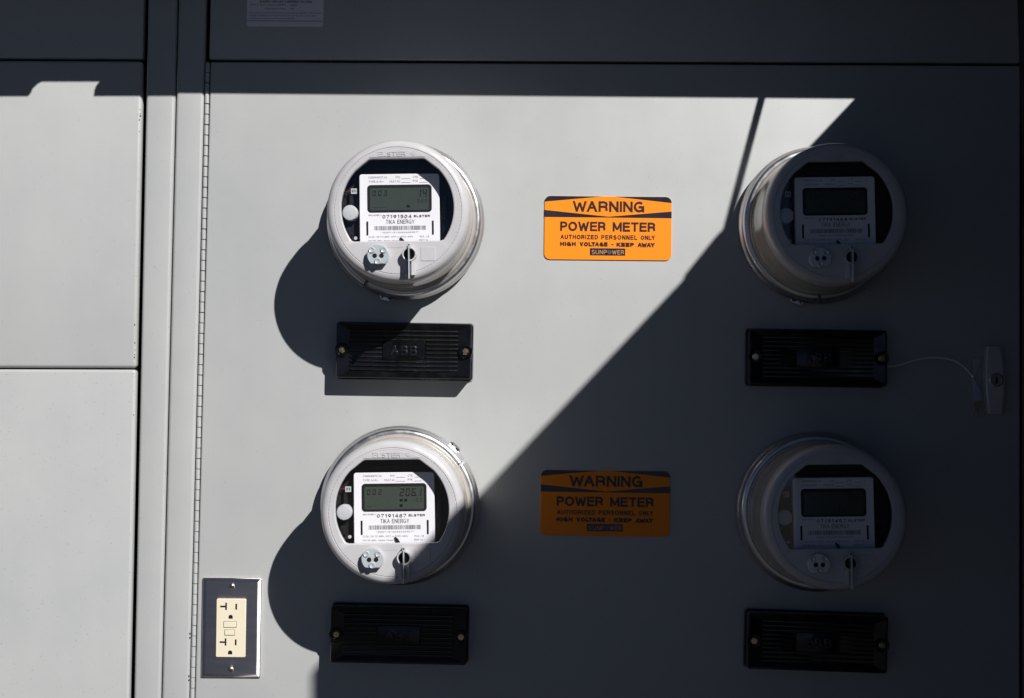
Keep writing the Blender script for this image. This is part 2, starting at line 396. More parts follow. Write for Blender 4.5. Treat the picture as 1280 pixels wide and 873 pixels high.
def sheet(mb, pts, h): mb.add([(x, z, h) for x, z in pts], [list(range(len(pts)))])
# ------------------------------------------------------------------ the ground in front (lies below the picture, catches the sun)
g = MB(); g.add([(-40000, -1350, -40), (40000, -1350, -40), (40000, -1350, 40000), (-40000, -1350, 40000)], [[0, 1, 2, 3]])
tag(g.build('ground', 'ground'), kind='structure')
# ------------------------------------------------------------------ cabinets
def line(p0, p1):                       # x of a nearly upright line at height y (picture measure)
    return lambda y: p0[0]+(p1[0]-p0[0])*(y-p0[1])/(p1[1]-p0[1])
def quad(xl, xr, yt_l, yt_r, yb_l, yb_r):
    """corner points of a panel; xl/xr are functions of y or numbers"""
    f = lambda q, y: q(y) if callable(q) else q
    return [W(f(xl, yb_l), yb_l), W(f(xr, yb_r), yb_r), W(f(xr, yt_r), yt_r), W(f(xl, yt_l), yt_l)]
gapL = line((179.6, 0), (161.4, 853)); postL = line((184.8, 0), (167.4, 853))
p1r = line((221.4, 0), (200.9, 853)); p2l = line((223.0, 0), (202.4, 853))
p2r = line((257.6, 0), (236.6, 853)); hingeR = line((264.9, 0), (243.9, 853))
nb = empty('equipment_cabinet', (*W(-150, 880), -30))
tag(nb, 'adjoining light grey cabinet with three stacked flat panels at the left edge', 'cabinet')
def panel(name, q, parent, h0=-14, h1=0, bev=3.2, m='paint'):
    o = parent.location
    q = [(x-o.x/S, z-o.z/S) for x, z in q]
    mb = MB(); mb.prism(q, h0+o.y/S, h1+o.y/S)
    return mb.build(name, m, parent, bevel=bev, seg=4, bang=60)
XL = -420
panel('panel', quad(XL, gapL, -560, -560, 70.5, 73.4), nb, h1=-2, bev=2.2)
panel('panel', quad(XL, gapL, 73.5, 76.2, 459.0, 460.3), nb, h1=0, bev=4.5)
panel('panel', quad(XL, gapL, 460.8, 462.2, 1500, 1500), nb, h1=-0.5, bev=4.0)
rc_ = random.Random(11)
for k in range(16):
    yy = rc_.choice([rc_.uniform(125, 250), rc_.uniform(400, 475), rc_.uniform(130, 840)]); cx, cz = W(gapL(yy)-rc_.uniform(1.2, 2.6), yy)
    b = MB(); rr_ = rc_.uniform(0.35, 0.85)
    P = [(rr_*rc_.uniform(0.6, 1.2)*math.cos(math.tau*q/7), 1.5*rr_*rc_.uniform(0.6, 1.3)*math.sin(math.tau*q/7)) for q in range(7)]
    b.prism(P, -1.6, 0.12, (cx-nb.location.x/S, cz-nb.location.z/S, nb.location.y/S)); b.build('paint_chip', rc_.choice(['cream', 'inner', 'cream']), nb)
panel('carcass', quad(XL, line((180.0, 0), (162.0, 853)), -580, -580, 1500, 1500), nb, h0=-300, h1=-13, bev=0, m='gap')
mc = empty('metering_cabinet', (*W(740, 880), -30))
tag(mc, 'light grey painted metal enclosure carrying the four round meters, its outer door swung open', 'cabinet')
panel('frame_post', quad(postL, p1r, -560, -560, 1500, 1500), mc, h1=0, bev=4.0)
panel('frame_post', quad(p2l, p2r, -560, -560, 1500, 1500), mc, h1=0, bev=4.0)
panel('upper_panel', quad(line((262.6, 0), (241, 853)), 1275.5, -560, -560, 74.0, 79.0), mc, h1=-1, bev=2.6)
RX = line((1275.5, 0), (1275.0, 853))
door = panel('meter_panel', quad(hingeR, RX, 77.3, 82.3, 1500, 1500), mc, h1=0, bev=2.6)
panel('frame_post', quad(line((1281.5, 0), (1280.5, 853)), 1345, -560, -560, 1500, 1500), mc, h1=0, bev=3.0)
panel('carcass', quad(line((183.2, 0), (165.6, 853)), 1343, -580, -580, 1500, 1500), mc, h0=-300, h1=-13, bev=0, m='gap')
# continuous hinge
hb = MB(); o = mc.location
def loc(px, py, h, par):
    x, z = W(px, py); return (x-par.location.x/S, z-par.location.z/S, h+par.location.y/S)
a = loc(p2r(76)+0.8, 76, -5, mc); b = loc(p2r(1100)+0.8, 1100, -5, mc); c = loc(hingeR(1100)-0.6, 1100, -5, mc); d = loc(hingeR(76)-0.6, 76, -5, mc)
hb.add([a, b, c, d, (a[0], a[1], a[2]-7), (b[0], b[1], b[2]-7), (c[0], c[1], c[2]-7), (d[0], d[1], d[2]-7)],
       [[0, 1, 2, 3], [0, 4, 5, 1], [3, 2, 6, 7], [1, 5, 6, 2], [0, 3, 7, 4]])
hinge = hb.build('hinge', 'blackp', mc)
kme = None; y = 78.0; i = 0
ang = math.atan2(21.0, 853.0)-ROLL
while y < 900:
    if kme is None:
        k = MB(); prof = [(2.2, -6.15), (2.85, -5.9), (2.85, 5.9), (2.2, 6.15)]
        n = 14; v = []; f = []
        for r_, zz in prof:
            for q in range(n):
                v.append((r_*math.cos(math.tau*q/n), zz, r_*math.sin(math.tau*q/n)))
        for j in range(3):
            for q in range(n): f.append([j*n+q, j*n+(q+1) % n, (j+1)*n+(q+1) % n, (j+1)*n+q])
        f += [list(range(n)), [3*n+q for q in range(n)]]
        k.add(v, f); kme = k.build('knuckle', 'paint', mesh_only=True, smooth=30)
    kn = link('knuckle', kme, hinge)
    p = loc((p2r(y+6.2)+hingeR(y+6.2))/2, y+6.2, -2.3, mc)
    kn.location = (p[0]*S, -p[2]*S, p[1]*S); kn.rotation_euler = (0, -(-ang), 0)
    y += 13.15 if i % 2 else 12.95
    i += 1
for yy in (792, 845):                                    # hinge rivets
    r_ = MB(); p = loc(p2r(yy)-0.5, yy, 0, mc)
    for dz in (0, -5): r_.lathe([(0.9, -0.3), (0.9, 0.3), (0.5, 0.7)], 10, (p[0], p[1]+dz, p[2]), cap1=True)
    r_.build('hinge_dent', 'inner', hinge)
# rain hood (above the picture): throws the level shadow along the top
HH = 205.0
def caster(px, py, h):                    # the point h out from the wall whose shadow falls on picture point px,py
    x, z = W(px, py); return (x+SX*h, z+SZ*h)
xa, za = caster(219, 117.0, HH); xb, zb = caster(1067, 124.0, HH)
sl = (zb-za)/(xb-xa)
oz = mc.location
def hood(name, x0, x1, zf, par, notch=None):
    mb = MB(); ox, ozz, oh = par.location.x/S, par.location.z/S, par.location.y/S
    L = lambda x, z, h: (x-ox, z-ozz, h+oh)
    T = 5.0
    def slab8(xA, xB, hA, hB, lo, hi):
        v = [L(x, zf(x)+dz, h) for h in (hA, hB) for dz in (lo, hi) for x in (xA, xB)]
        mb.add(v, [[0, 1, 3, 2], [4, 6, 7, 5], [0, 4, 5, 1], [2, 3, 7, 6], [0, 2, 6, 4], [1, 5, 7, 3]])
    slab8(x0, x1, -10, HH-T, 40, 40+T)           # top sheet
    if notch:
        n0, n1, n2, n3, dz = notch               # lip with a worn cut-out
        PT = [(x0, 40+T), (x0, 0), (n0, 0), (n0+3, dz*0.38), (n1-5, dz*0.86), (n1, dz), (n3+7, dz), (n3+3, dz*0.72), (n3+1, dz*0.45), (n3, 0), (x1, 0), (x1, 40+T)]
        v = [L(x, zf(x)+z, h) for h in (HH-T, HH) for x, z in PT]; m_ = len(PT)
        mb.add(v, [list(range(m_)), list(range(m_, 2*m_))]+[[q, (q+1) % m_, m_+(q+1) % m_, m_+q] for q in range(m_)])
    else: slab8(x0, x1, HH-T, HH, 0, 40+T)
    return mb.build(name, 'inner', par)
hood('rain_hood', xa, 700, lambda x: za+sl*(x-xa), mc)
xc, zc = caster(0, 121.0, HH); xd, zd = caster(218, 120.5, HH)
sl2 = (zd-zc)/(xd-xc)
nx0 = caster(35, 120, HH)[0]; nx1 = caster(52, 102, HH)[0]; nx3 = caster(117, 120, HH)[0]
hood('rain_hood', xc-900, xa-1, lambda x: zc+sl2*(x-xc), nb, notch=(nx0, nx1, 0, nx3, 18.5))
# the outer door, swung wide on the right: its top edge throws the long slanting shadow
AX = -0.118
hx, hz = W(1284, 500)
p1 = W(1067, 124); p2 = W(612, 604)
slope = (p1[1]-p2[1])/(p1[0]-p2[0])                       # rise per run of the shadow edge
AX = -(SZ/slope - SX)
h_ = (hx-p1[0])/(SX-AX); ztop = p1[1]+SZ*h_
wd = (hx-W(388, 850)[0])/(SX-AX)
ox, ozz, oh = mc.location.x/S, mc.location.z/S, mc.location.y/S
db = MB(); TH = 26
zb_ = -1150
v = []
for h in (4, wd):
    for z in (zb_, ztop):
        for t in (0, TH): v.append((hx+AX*h+t-ox, z-ozz, h+oh))
db.add(v, [[0, 1, 3, 2], [4, 6, 7, 5], [0, 4, 5, 1], [2, 3, 7, 6], [0, 2, 6, 4], [1, 5, 7, 3]])
od = db.build('outer_door', 'inner', mc, bevel=1.5)
# stay rod from the hood's lip to the door, with its bracket
ra = caster(955.5, 118, HH); hb_ = (hx-W(906, 292)[0])/(SX-AX)
rb = caster(906, 292, hb_)
st = MB(); st.tube([(ra[0]-ox, ra[1]-ozz+8, HH+oh), (rb[0]-ox, rb[1]-ozz-3, hb_+oh)], 4.3, 12)
st.build('door_stay', 'steel', mc)
bk = MB(); k0 = (hx-W(899, 290)[0])/(SX-AX); k1 = (hx-W(855, 349)[0])/(SX-AX)
tri = [(k0-14, -6), (k0-4, 10), (k0+8, 10), (k1, 3), (k1+2, -6)]
v = [(hx+AX*h+t-ox, ztop+z-ozz, h+oh) for t in (0, 6) for h, z in tri]
bk.add(v, [list(range(5)), list(range(5, 10))]+[[q, (q+1) % 5, 5+(q+1) % 5, 5+q] for q in range(5)])
bk.build('stay_bracket', 'steel', od)
# pull handle of the meter panel (a part of the cabinet: handle > lock)
hm = MB(); hp = loc(1240.5, 475.5, 0, mc)
prof = []
for k in range(-12, 13):
    t = k/12.0; z = 42*t
    hw_l = 8.0+3.6*(1-t*t); hw_r = 9.8+2.4*(1-t*t)
    prof.append((z, -hw_l, hw_r, 10+2.5*(1-t*t)))
v = []; f = []
for z, l, r_, hh in prof: v += [(l-1, z, 1.5), (l, z, hh-1.3), (l+1.3, z, hh), (r_-3.5, z, hh), (r_, z, hh-1.6), (r_+0.5, z, 1.5)]
n = len(prof)
for j in range(n-1):
    for q in range(5): f.append([j*6+q, j*6+q+1, (j+1)*6+q+1, (j+1)*6+q])
f += [[0, 1, 2, 3, 4, 5], [(n-1)*6+q for q in range(6)]]
hm.add(v, f, hp); hd = hm.build('pull_handle', 'chrome', mc, smooth=24)
lk = MB(); lk.lathe([(8.5, 11), (8.5, 14.6), (7.4, 15.4), (6.6, 15.4), (6.4, 14.8), (0.01, 14.8)], 32, hp); lk.build('lock_cylinder', 'steel', hd)
kh = MB(); kh.prism(rrect(-1.2, 1.2, -4.2, 4.2, 1.1, 3), 14.9, 15.1, (hp[0]+0.5, hp[1], hp[2])); kh.build('keyhole', 'blackp', hd)
# ------------------------------------------------------------------ meters
FH = 125.0                                        # front face, units out from the panel
WC = (-0.5, 3.4)                                  # centre of the window on the face
NA = 144
def win_r(a, grow=0.0):
    dx, dz = math.cos(a), math.sin(a); r_ = 66.0+grow
    if dz > 1e-6: r_ = min(r_, (57.5+grow)/dz)
    if dz < -1e-6: r_ = min(r_, (39.0+grow)/-dz)
    nx, nz = 12.0, 15.5; L_ = math.hypot(nx, nz); nx /= L_; nz /= L_; dd = 32*nx+57.5*nz+grow
    q = abs(dx)*nx+dz*nz
    if q > 1e-6: r_ = min(r_, dd/q)
    return r_
def win_contour(grow=0.0):
    A = [math.tau*k/NA for k in range(NA)]
    return [(WC[0]+win_r(a, grow)*math.cos(a), WC[1]+win_r(a, grow)*math.sin(a)) for a in A]
SEG = {'0': 'abcdef', '1': 'bc', '2': 'abged', '3': 'abgcd', '4': 'fgbc', '5': 'afgcd', '6': 'afgedc', '7': 'abc', '8': 'abcdefg', '9': 'abcdfg', ' ': ''}
def seg_digit(mb, ch, x, z, w_, h_, t, hh, sl_=0.10):
    R = dict(a=(0, w_, h_-t, h_), d=(0, w_, 0, t), g=(t*.5, w_-t*.5, h_/2-t/2, h_/2+t/2), f=(0, t, h_/2+.2, h_), e=(0, t, 0, h_/2-.2), b=(w_-t, w_, h_/2+.2, h_), c=(w_-t, w_, 0, h_/2-.2))
    k = 0.12*t
    for c_ in SEG[ch]:
        x0, x1, z0, z1 = R[c_]
        P = [(x0+k, z0+k), (x1-k, z0+k), (x1-k, z1-k), (x0+k, z1-k)]
        sheet(mb, [(x+px+sl_*pz, z+pz) for px, pz in P], hh)
def T(cx): return (cx-475.7)/8.857
def Z(cy): return (469.0-cy)/8.857
def build_print(serial):
    """printing on the nameplate: returns (dark ink, faint ink)"""
    d = MB(); fnt = MB(); h = 0.25
    def t(mb, s, a, b, y0, y1, bold=0.0): text(mb, s, WC[0]+T(a), WC[0]+T(b), WC[1]+Z(y1), WC[1]+Z(y0), h, bold)
    t(fnt, 'C000040070 2A', 165, 360, 121, 141); t(fnt, 'FM2', 450, 496, 121, 141); t(fnt, 'CTR', 630, 682, 121, 141)
    t(fnt, 'TYPE A1R+', 165, 322, 165, 185); t(fnt, 'MULT Kh', 388, 496, 165, 185); t(fnt, 'PTR', 630, 682, 163, 183); t(fnt, ':1', 800, 816, 122, 141); t(fnt, ':1', 800, 816, 165, 184)
    for a, b, yy in ((510, 600, 148), (702, 786, 148), (510, 606, 188), (695, 780, 188)):
        sheet(fnt, [(WC[0]+T(a), WC[1]+Z(yy+2)), (WC[0]+T(b), WC[1]+Z(yy+2)), (WC[0]+T(b), WC[1]+Z(yy-2)), (WC[0]+T(a), WC[1]+Z(yy-2))], h)
    t(fnt, 'SERIAL NUMBER', 160, 278, 520, 536); t(fnt, '*', 288, 300, 522, 536)
    L_ = lambda s, a, b, y0, y1, w_, gp=None: letters(d, s, WC[0]+T(a), WC[0]+T(b), WC[1]+Z(y1), WC[1]+Z(y0), h, w_, gap=gp)
    L_(serial, 308, 612, 526, 562, 0.72, 1.25); L_('ELSTER', 636, 806, 530, 553, 0.62, 0.7)
    L_('TIKA ENERGY', 343, 642, 577, 620, 0.46, 0.62)
    t(fnt, '*00071915043445957*', 300, 690, 702, 719)
    t(fnt, 'CL20, 120 TO 480V, 4WY or 3WD, 60Hz', 160, 626, 746, 766); t(fnt, 'WA. 1.8', 692, 792, 746, 766)
    t(fnt, 'FM 9S (8S), Alpha Meter', 160, 482, 788, 808); t(fnt, 'PKM 24', 692, 782, 785, 804)
    t(fnt, 'Kh 1.8 TA 2.5 60Hz 30C', 160, 470, 826, 842)
    return d, fnt
BAR = MB(); xx = T(222); rb_ = random.Random(3)
while xx < T(760):
    ww = rb_.choice([0.45, 0.45, 0.45, 1.0]); sheet(BAR, [(WC[0]+xx, WC[1]+Z(686)), (WC[0]+xx+ww, WC[1]+Z(686)), (WC[0]+xx+ww, WC[1]+Z(642)), (WC[0]+xx, WC[1]+Z(642))], 0.25); xx += ww+rb_.choice([0.35, 0.35, 0.8])
def shared_meter_meshes():
    D = {}
    b = MB(); b.lathe([(94, -1), (94, 8), (90, 12), (60, 12)], 96, cap1=True); D['socket'] = b.build('socket_hub', 'plastic', mesh_only=True)
    prof = [(86.0, 17), (88.0, 17), (88.0, 27.5), (86.6, 30), (85.0, 31), (84.2, 48), (82.6, 51), (82.0, 104)]
    b = MB(); b.lathe(prof, NA); D['side'] = b.build('cover_wall', 'side', mesh_only=True, smooth=28)
    # face: rounded shoulder, flat front with the window opening, returned edge
    b = MB(); rings = []
    sh = [(81.5, 101.5), (84.2, 101.8), (84.6, 103), (84.4, 113), (83.7, 118.0), (82.3, 121.2), (80.2, 123.4), (77.6, 124.6), (75.2, 125.0), (74.8, 124.4), (74.2, 124.4), (73.8, FH)]
    for r_, h in sh: rings.append([(r_*math.cos(math.tau*k/NA), r_*math.sin(math.tau*k/NA), h) for k in range(NA)])
    # outer ring points must share angles around the window centre: reproject
    def ringpt(r_, k, h):
        a = math.tau*k/NA; dx, dz = math.cos(a), math.sin(a)
        B_ = WC[0]*dx+WC[1]*dz; Cc = WC[0]**2+WC[1]**2-r_*r_; t = -B_+math.sqrt(B_*B_-Cc); return (WC[0]+t*dx, WC[1]+t*dz, h)
    rings = [[ringpt(r_, k, h) for k in range(NA)] for r_, h in sh]
    for g_, h in ((1.2, FH), (0.3, FH-0.5), (0.0, FH-1.4), (0.0, FH-7.0), (3.0, FH-7.0)):
        c_ = win_contour(g_); rings.append([(x, z, h) for x, z in c_])
    v = [p for r_ in rings for p in r_]; f = []
    for j in range(len(rings)-1):
        for k in range(NA): f.append([j*NA+k, j*NA+(k+1) % NA, (j+1)*NA+(k+1) % NA, (j+1)*NA+k])
    b.add(v, f); D['face'] = b.build('front_bezel', 'plastic', mesh_only=True, smooth=28)
    b = MB(); sheet(b, win_contour(-0.05), FH-3.5); D['pane'] = b.build('window_pane', 'glass', mesh_only=True)
    # dark interior cup
    b = MB(); c0 = win_contour(2.5)
    b.add([(x, z, FH-7.5) for x, z in c0]+[(x, z, 96) for x, z in c0], [[k, (k+1) % NA, NA+(k+1) % NA, NA+k] for k in range(NA)]+[[NA+k for k in range(NA)]])
    for (x, z, w_, h_, t) in ((-57, 12, 5, 26, 5), (-60, -22, 7, 12, 6), (53, 6, 6, 30, 4), (56, -20, 8, 10, 7), (0, 51, 60, 5, 4), (50, -34, 6, 14, 4)):
        b.box(x-w_/2, x+w_/2, z-h_/2, z+h_/2, 96.5, 97+t)
    D['cup'] = b.build('inner_housing', 'cavity', mesh_only=True, bevel=0.6, seg=1, bang=60)
    # nameplate, 108 out: local plane 0 = its face
    b = MB(); P = rrect(WC[0]-46, WC[0]+48.5, WC[1]-45, WC[1]+42, 3.0, 4)
    b.prism(P, -10, 0, inset=0.5, idrop=0.5); D['plate'] = b.build('nameplate', 'white', mesh_only=True)
    b = MB()
    b.prism(rrect(WC[0]-36.8, WC[0]+39.4, WC[1]-3.6, WC[1]+29.2, 4.2, 5), 0.0, 0.7, inset=0.6, idrop=0.5)
    D['trim'] = b.build('display_frame', 'blackp', mesh_only=True)
    b = MB(); x = 0; b.prism(rrect(x-1.1, x+1.1, WC[1]-30.5, WC[1]-13.8, 0.6, 3), 0, 0.3); D['slot'] = b.build('plate_slot', 'blackp', mesh_only=True)
    b = MB(); b.prism([(WC[0]+T(490), WC[1]+Z(764)), (WC[0]+T(502), WC[1]+Z(764)), (WC[0]+T(530), WC[1]+Z(790)), (WC[0]+T(545), WC[1]+Z(822)), (WC[0]+T(510), WC[1]+Z(818)), (WC[0]+T(496), WC[1]+Z(790))], 0, 2.0)
    D['ptr'] = b.build('pointer_tip', 'blackp', mesh_only=True)
    b = MB(); b.prism(rrect(WC[0]-33.4, WC[0]+36.2, WC[1]-1.0, WC[1]+25.4, 1.5, 3), 0.7, 0.85); D['lcd'] = b.build('display', 'lcd', mesh_only=True)
    D['bar'] = BAR.build('barcode', 'bar', mesh_only=True)
    b = MB(); b.lathe([(9.2, 98), (9.2, 111.5), (8.6, 112.6), (7.4, 113)], 32, (WC[0]-57, WC[1]-3.7, 0), cap1=True); D['button'] = b.build('round_button', 'button', mesh_only=True)
    b = MB()
    b.box(-3.4, 3.4, -3.2, -1.6, 0, 2); b.box(-3.4, 3.4, 1.6, 3.2, 0, 2); b.box(1.9, 3.4, -1.6, 1.6, 0, 2); b.box(-3.4, -2.0, -1.6, 1.6, 0, 2); b.box(-.7, .7, -1.6, 1.6, 0, 1.6)
    cl = MB(); cl.add(b.v, b.f, (WC[0]-53.0, WC[1]+22.8, 102))
    c2 = MB(); c2.prism(circ(2.0, 12), 0, 2, (WC[0]-51.5, WC[1]-33, 102)); D['clip2'] = c2.build('white_terminal', 'button', mesh_only=True); D['clip'] = cl.build('white_terminal', 'button', mesh_only=True)
    b = MB(); b.tube([(WC[0]-63, WC[1]+22.4, 100.5), (WC[0]-59, WC[1]+23.2, 103), (WC[0]-55, WC[1]+22.8, 103.5)], 0.6, 6); D['redwire'] = b.build('lead_wire', 'red', mesh_only=True)
    # raised maker's plate over the window
    b = MB(); P = [(-33, 62.6), (33, 62.6)]
    for k in range(0, 17):
        a = math.radians(64+52*k/16); P.append((74.5*math.cos(a)*1.0, 74.5*math.sin(a)-3.2))
    b.prism(P, FH-0.3, FH+0.55, inset=0.35, idrop=0.35)
    letters(b, 'ELSTER', -22, 10, 63.8, 69.2, FH+1.0, 0.9, thick=0.6, gap=0.9)
    b.prism(circ(2.6, 16), FH, FH+1.0, (19, 67.2, 0)); D['maker'] = b.build('raised_nameband', 'plastic', mesh_only=True)
    b = MB(); b.prism(rrect(26.5, 43.5, -59.5, -43, 0.8, 3), FH-0.4, FH+0.55, inset=0.25, idrop=0.25); b.prism(rrect(-12, 6, -43.5, -38.8, 0.6, 3), FH-0.4, FH+0.3)
    D['pad'] = b.build('blank_pad', 'plastic', mesh_only=True)
    b = MB()
    for k in range(104):
        a = math.tau*k/104
        if not (math.radians(55) < a < math.radians(125)): b.box(-0.35, 0.35, -0.9, 0.9, 0, 0.5, (74.1*math.cos(a), 74.1*math.sin(a), FH-0.9), a)
    D['dots'] = b.build('rim_ticks', 'inkgrey', mesh_only=True)
    # optical port
    P = []
    for k in range(41):
        a = math.radians(-50+280*k/40); P.append((13*math.cos(a), 13*math.sin(a)))
    b = MB(); b.prism(P, FH-0.5, FH+8.5, (-22.8, -53, 0), inset=0.9, idrop=0.9)
    for x, z in ((-7.2, 6.4), (6.6, 6.2), (-0.3, -6.8)): b.lathe([(3.7, 8.4), (3.7, 9.3), (2.9, 9.9), (1.8, 9.4), (0.01, 9.2)], 18, (-22.8+x, -53+z, FH))
    D['port'] = b.build('optical_port', 'port', mesh_only=True)
    for x in (-4.0, 4.0):
        b = MB(); b.prism(circ(2.7, 20), FH+8.5, FH+8.75, (-22.6+x, -53.3, 0)); D['hole%d' % (x > 0)] = b.build('port_hole', 'blackp', mesh_only=True)
    # sealable reset latch
    b = MB(); o_ = (13.5, -52, FH)
    b.lathe([(8.6, -0.5), (8.6, 8.2), (7.9, 9), (6.9, 9), (6.6, 8.4), (6.6, 1.0)], 32, o_)
    b.box(-6.2, -2.4, -24.5, -7.2, -1.6, 7.5, o_); b.box(2.4, 6.2, -24.5, -7.2, -1.6, 7.5, o_); b.box(-2.4, 2.4, -24.5, -7.2, -1.6, 4.0, o_)
    b.prism([(-2.0, 8), (2.0, 8), (1.6, 12.5), (-1.6, 12.5)], 0, 9.5, o_)
    D['latch'] = b.build('reset_latch', 'plastic', mesh_only=True, bevel=0.3, seg=1, bang=60)
    b = MB(); b.lathe([(6.6, 1.2), (0.01, 1.2)], 24, o_); b.prism(circ(1.0, 10), 9.5, 9.8, (13.5, -41.3, FH)); D['latchhole'] = b.build('latch_socket', 'blackp', mesh_only=True)
    b = MB(); b.box(-0.75, 0.75, -29, 9.5, 3.5, 15.5, o_); D['fin'] = b.build('latch_fin', 'port', mesh_only=True, bevel=0.3, seg=1)
    return D
D = shared_meter_meshes()
RP = [(87.2, 14), (86.4, 24.5), (87.4, 27), (89.6, 27.8), (92.4, 27.2), (94.6, 25.0), (95.4, 21), (95.6, 15.5), (97.6, 13.8), (98.4, 12), (98.4, 7), (96.8, 5.5), (94.5, 5.5), (90, 14)]
def clasp(side):
    b = MB(); sgn = side
    P = [(-9, -1.0), (9, -1.0), (7.5*1.0, 4.2), (4.5, 6.2), (-5, 5.6), (-8.5, 2.2)]
    P = [(x*sgn, z) for x, z in P]
    b.prism(P if sgn > 0 else P[::-1], 9, 12); return b
def make_meter(px, py, serial, ident, big, squares, gap, clasp_at, cside, tiny, label, tilt=(0, 0)):
    x, z = W(px, py)
    t = empty('electricity_meter', (x, z, 0)); t.rotation_euler = (tilt[0], 0, tilt[1]); tag(t, label, 'electricity meter', 'round electricity meters plugged into the panel')
    link('socket_hub', D['socket'], t)
    ga = math.radians(gap)
    prof = [(p[0], p[1]) for p in RP]
    b = MB(); b.lathe(prof+[prof[0]], 150, a0=ga+math.radians(1.3), a1=ga+math.tau-math.radians(1.3)); ring = b.build('sealing_ring', 'steel', t, smooth=50)
    ca = math.radians(clasp_at); c = clasp(cside)
    b = MB(); b.add(c.v, c.f, (96.5*math.cos(ca), 96.5*math.sin(ca), 0), ca-math.pi/2); b.build('clasp', 'steel', ring, bevel=0.4, seg=1)
    b = MB(); cc = MB(); cc.prism(rrect(-5.2*cside-2.2, -5.2*cside+2.6, 1.2, 3.4, 0.8, 3) if cside > 0 else rrect(1.4, 6.6, 1.2, 3.4, 0.8, 3), 12.0, 12.25); cc.prism(circ(1.2, 12, 4.6*cside, 2.8), 12.0, 12.25)
    b.add(cc.v, cc.f, (96.5*math.cos(ca), 96.5*math.sin(ca), 0), ca-math.pi/2); b.build('clasp_slot', 'blackp', ring)
    link('cover_wall', D['side'], t); face = link('front_bezel', D['face'], t); link('inner_housing', D['cup'], t)
    for n_, k in (('raised_nameband', 'maker'), ('blank_pad', 'pad'), ('optical_port', 'port'), ('port_hole', 'hole0'), ('port_hole', 'hole1'), ('reset_latch', 'latch'), ('latch_socket', 'latchhole'), ('latch_fin', 'fin')):
        link(n_, D[k], face)
    dt = link('rim_ticks', D['dots'], face); dt['kind'] = 'stuff'
    link('round_button', D['button'], t); link('white_terminal', D['clip'], t); link('white_terminal', D['clip2'], t); link('lead_wire', D['redwire'], t)
    pl = link('nameplate', D['plate'], t); pl.location = (0, -108*S, 0)
    for n_, k in (('display_frame', 'trim'), ('display', 'lcd')): link(n_, D[k], pl)
    link('pointer_tip', D['ptr'], pl)
    for x in (WC[0]-37.0, WC[0]+40.4): q = link('plate_slot', D['slot'], pl); q.location.x = x*S
    tag(link('barcode', D['bar'], pl), kind='stuff')
    dk, ft = build_print(serial)
    tag(dk.build('serial_lettering', 'ink', pl), kind='stuff'); tag(ft.build('small_lettering', 'inkgrey', pl), kind='stuff')
    h = 1.0
    def dig(m_, fn, nm='display_digit'):
        b_ = MB(); fn(b_); b_.build(nm, m_, pl)
    for i_, ch in enumerate(ident): dig('lcdon', lambda q: seg_digit(q, ch, WC[0]+T(205)+i_*6.6, WC[1]+Z(326), 3.8, 6.4, 1.0, h))
    w_ = 5.0; xr = WC[0]+T(770)-w_
    i_ = 0
    for ch in reversed(big):
        if ch == '.': dig('lcdon', lambda q: sheet(q, [(xr-i_*6.9+w_+0.3, WC[1]+Z(345)), (xr-i_*6.9+w_+1.4, WC[1]+Z(345)), (xr-i_*6.9+w_+1.4, WC[1]+Z(335)), (xr-i_*6.9+w_+0.3, WC[1]+Z(335))], h), 'decimal_point'); continue
        dig('lcdon', lambda q: seg_digit(q, ch, xr-i_*6.9, WC[1]+Z(345), w_, 9.3, 1.35, h)); i_ += 1
    for i_, ch in enumerate(tiny): dig('lcdoff', lambda q: seg_digit(q, ch, WC[0]+T(672)+i_*4.6, WC[1]+Z(402), 2.6, 4.0, 0.6, h))
    for sx, sy in squares: dig('lcdon', lambda q: sheet(q, [(WC[0]+T(sx-16), WC[1]+Z(sy+13)), (WC[0]+T(sx+16), WC[1]+Z(sy+13)), (WC[0]+T(sx+16), WC[1]+Z(sy-13)), (WC[0]+T(sx-16), WC[1]+Z(sy-13))], h), 'display_marker')
    for u in range(5 if len(squares) == 1 else 2): dig('lcdoff', lambda q: sheet(q, [(WC[0]+T(212+u*26), WC[1]+Z(452)), (WC[0]+T(230+u*26), WC[1]+Z(452)), (WC[0]+T(230+u*26), WC[1]+Z(442)), (WC[0]+T(212+u*26), WC[1]+Z(442))], h), 'display_marker')
    link('window_pane', D['pane'], t)
    return t
make_meter(508, 278, '07191504', '003', '14', [(578, 437)], 238, 255, 1, '888', 'round grey meter reading 14 in full sun, above the sunlit ribbed black cover', (0.014, 0))
make_meter(500.8, 631, '07191487', '002', '206.1', [(560, 345+40), (607, 385), (560, 440)], 33.6, 46, -1, '100', 'round grey meter reading 206.1, crossed by the shadow edge at its lower right', (0, 0.009))
make_meter(1020, 283, '07191464', '003', '28', [(553, 415)], 268, 253.5, -1, '888', 'shaded round grey meter reading 28, its ring catching sun at the upper left')
make_meter(1018.2, 638.8, '07191457', '004', '0.0', [(545, 385), (545, 437), (590, 437)], -22, -8, 1, '888', 'fully shaded round grey meter reading 0.0 at the lower right', (-0.015, 0.0))
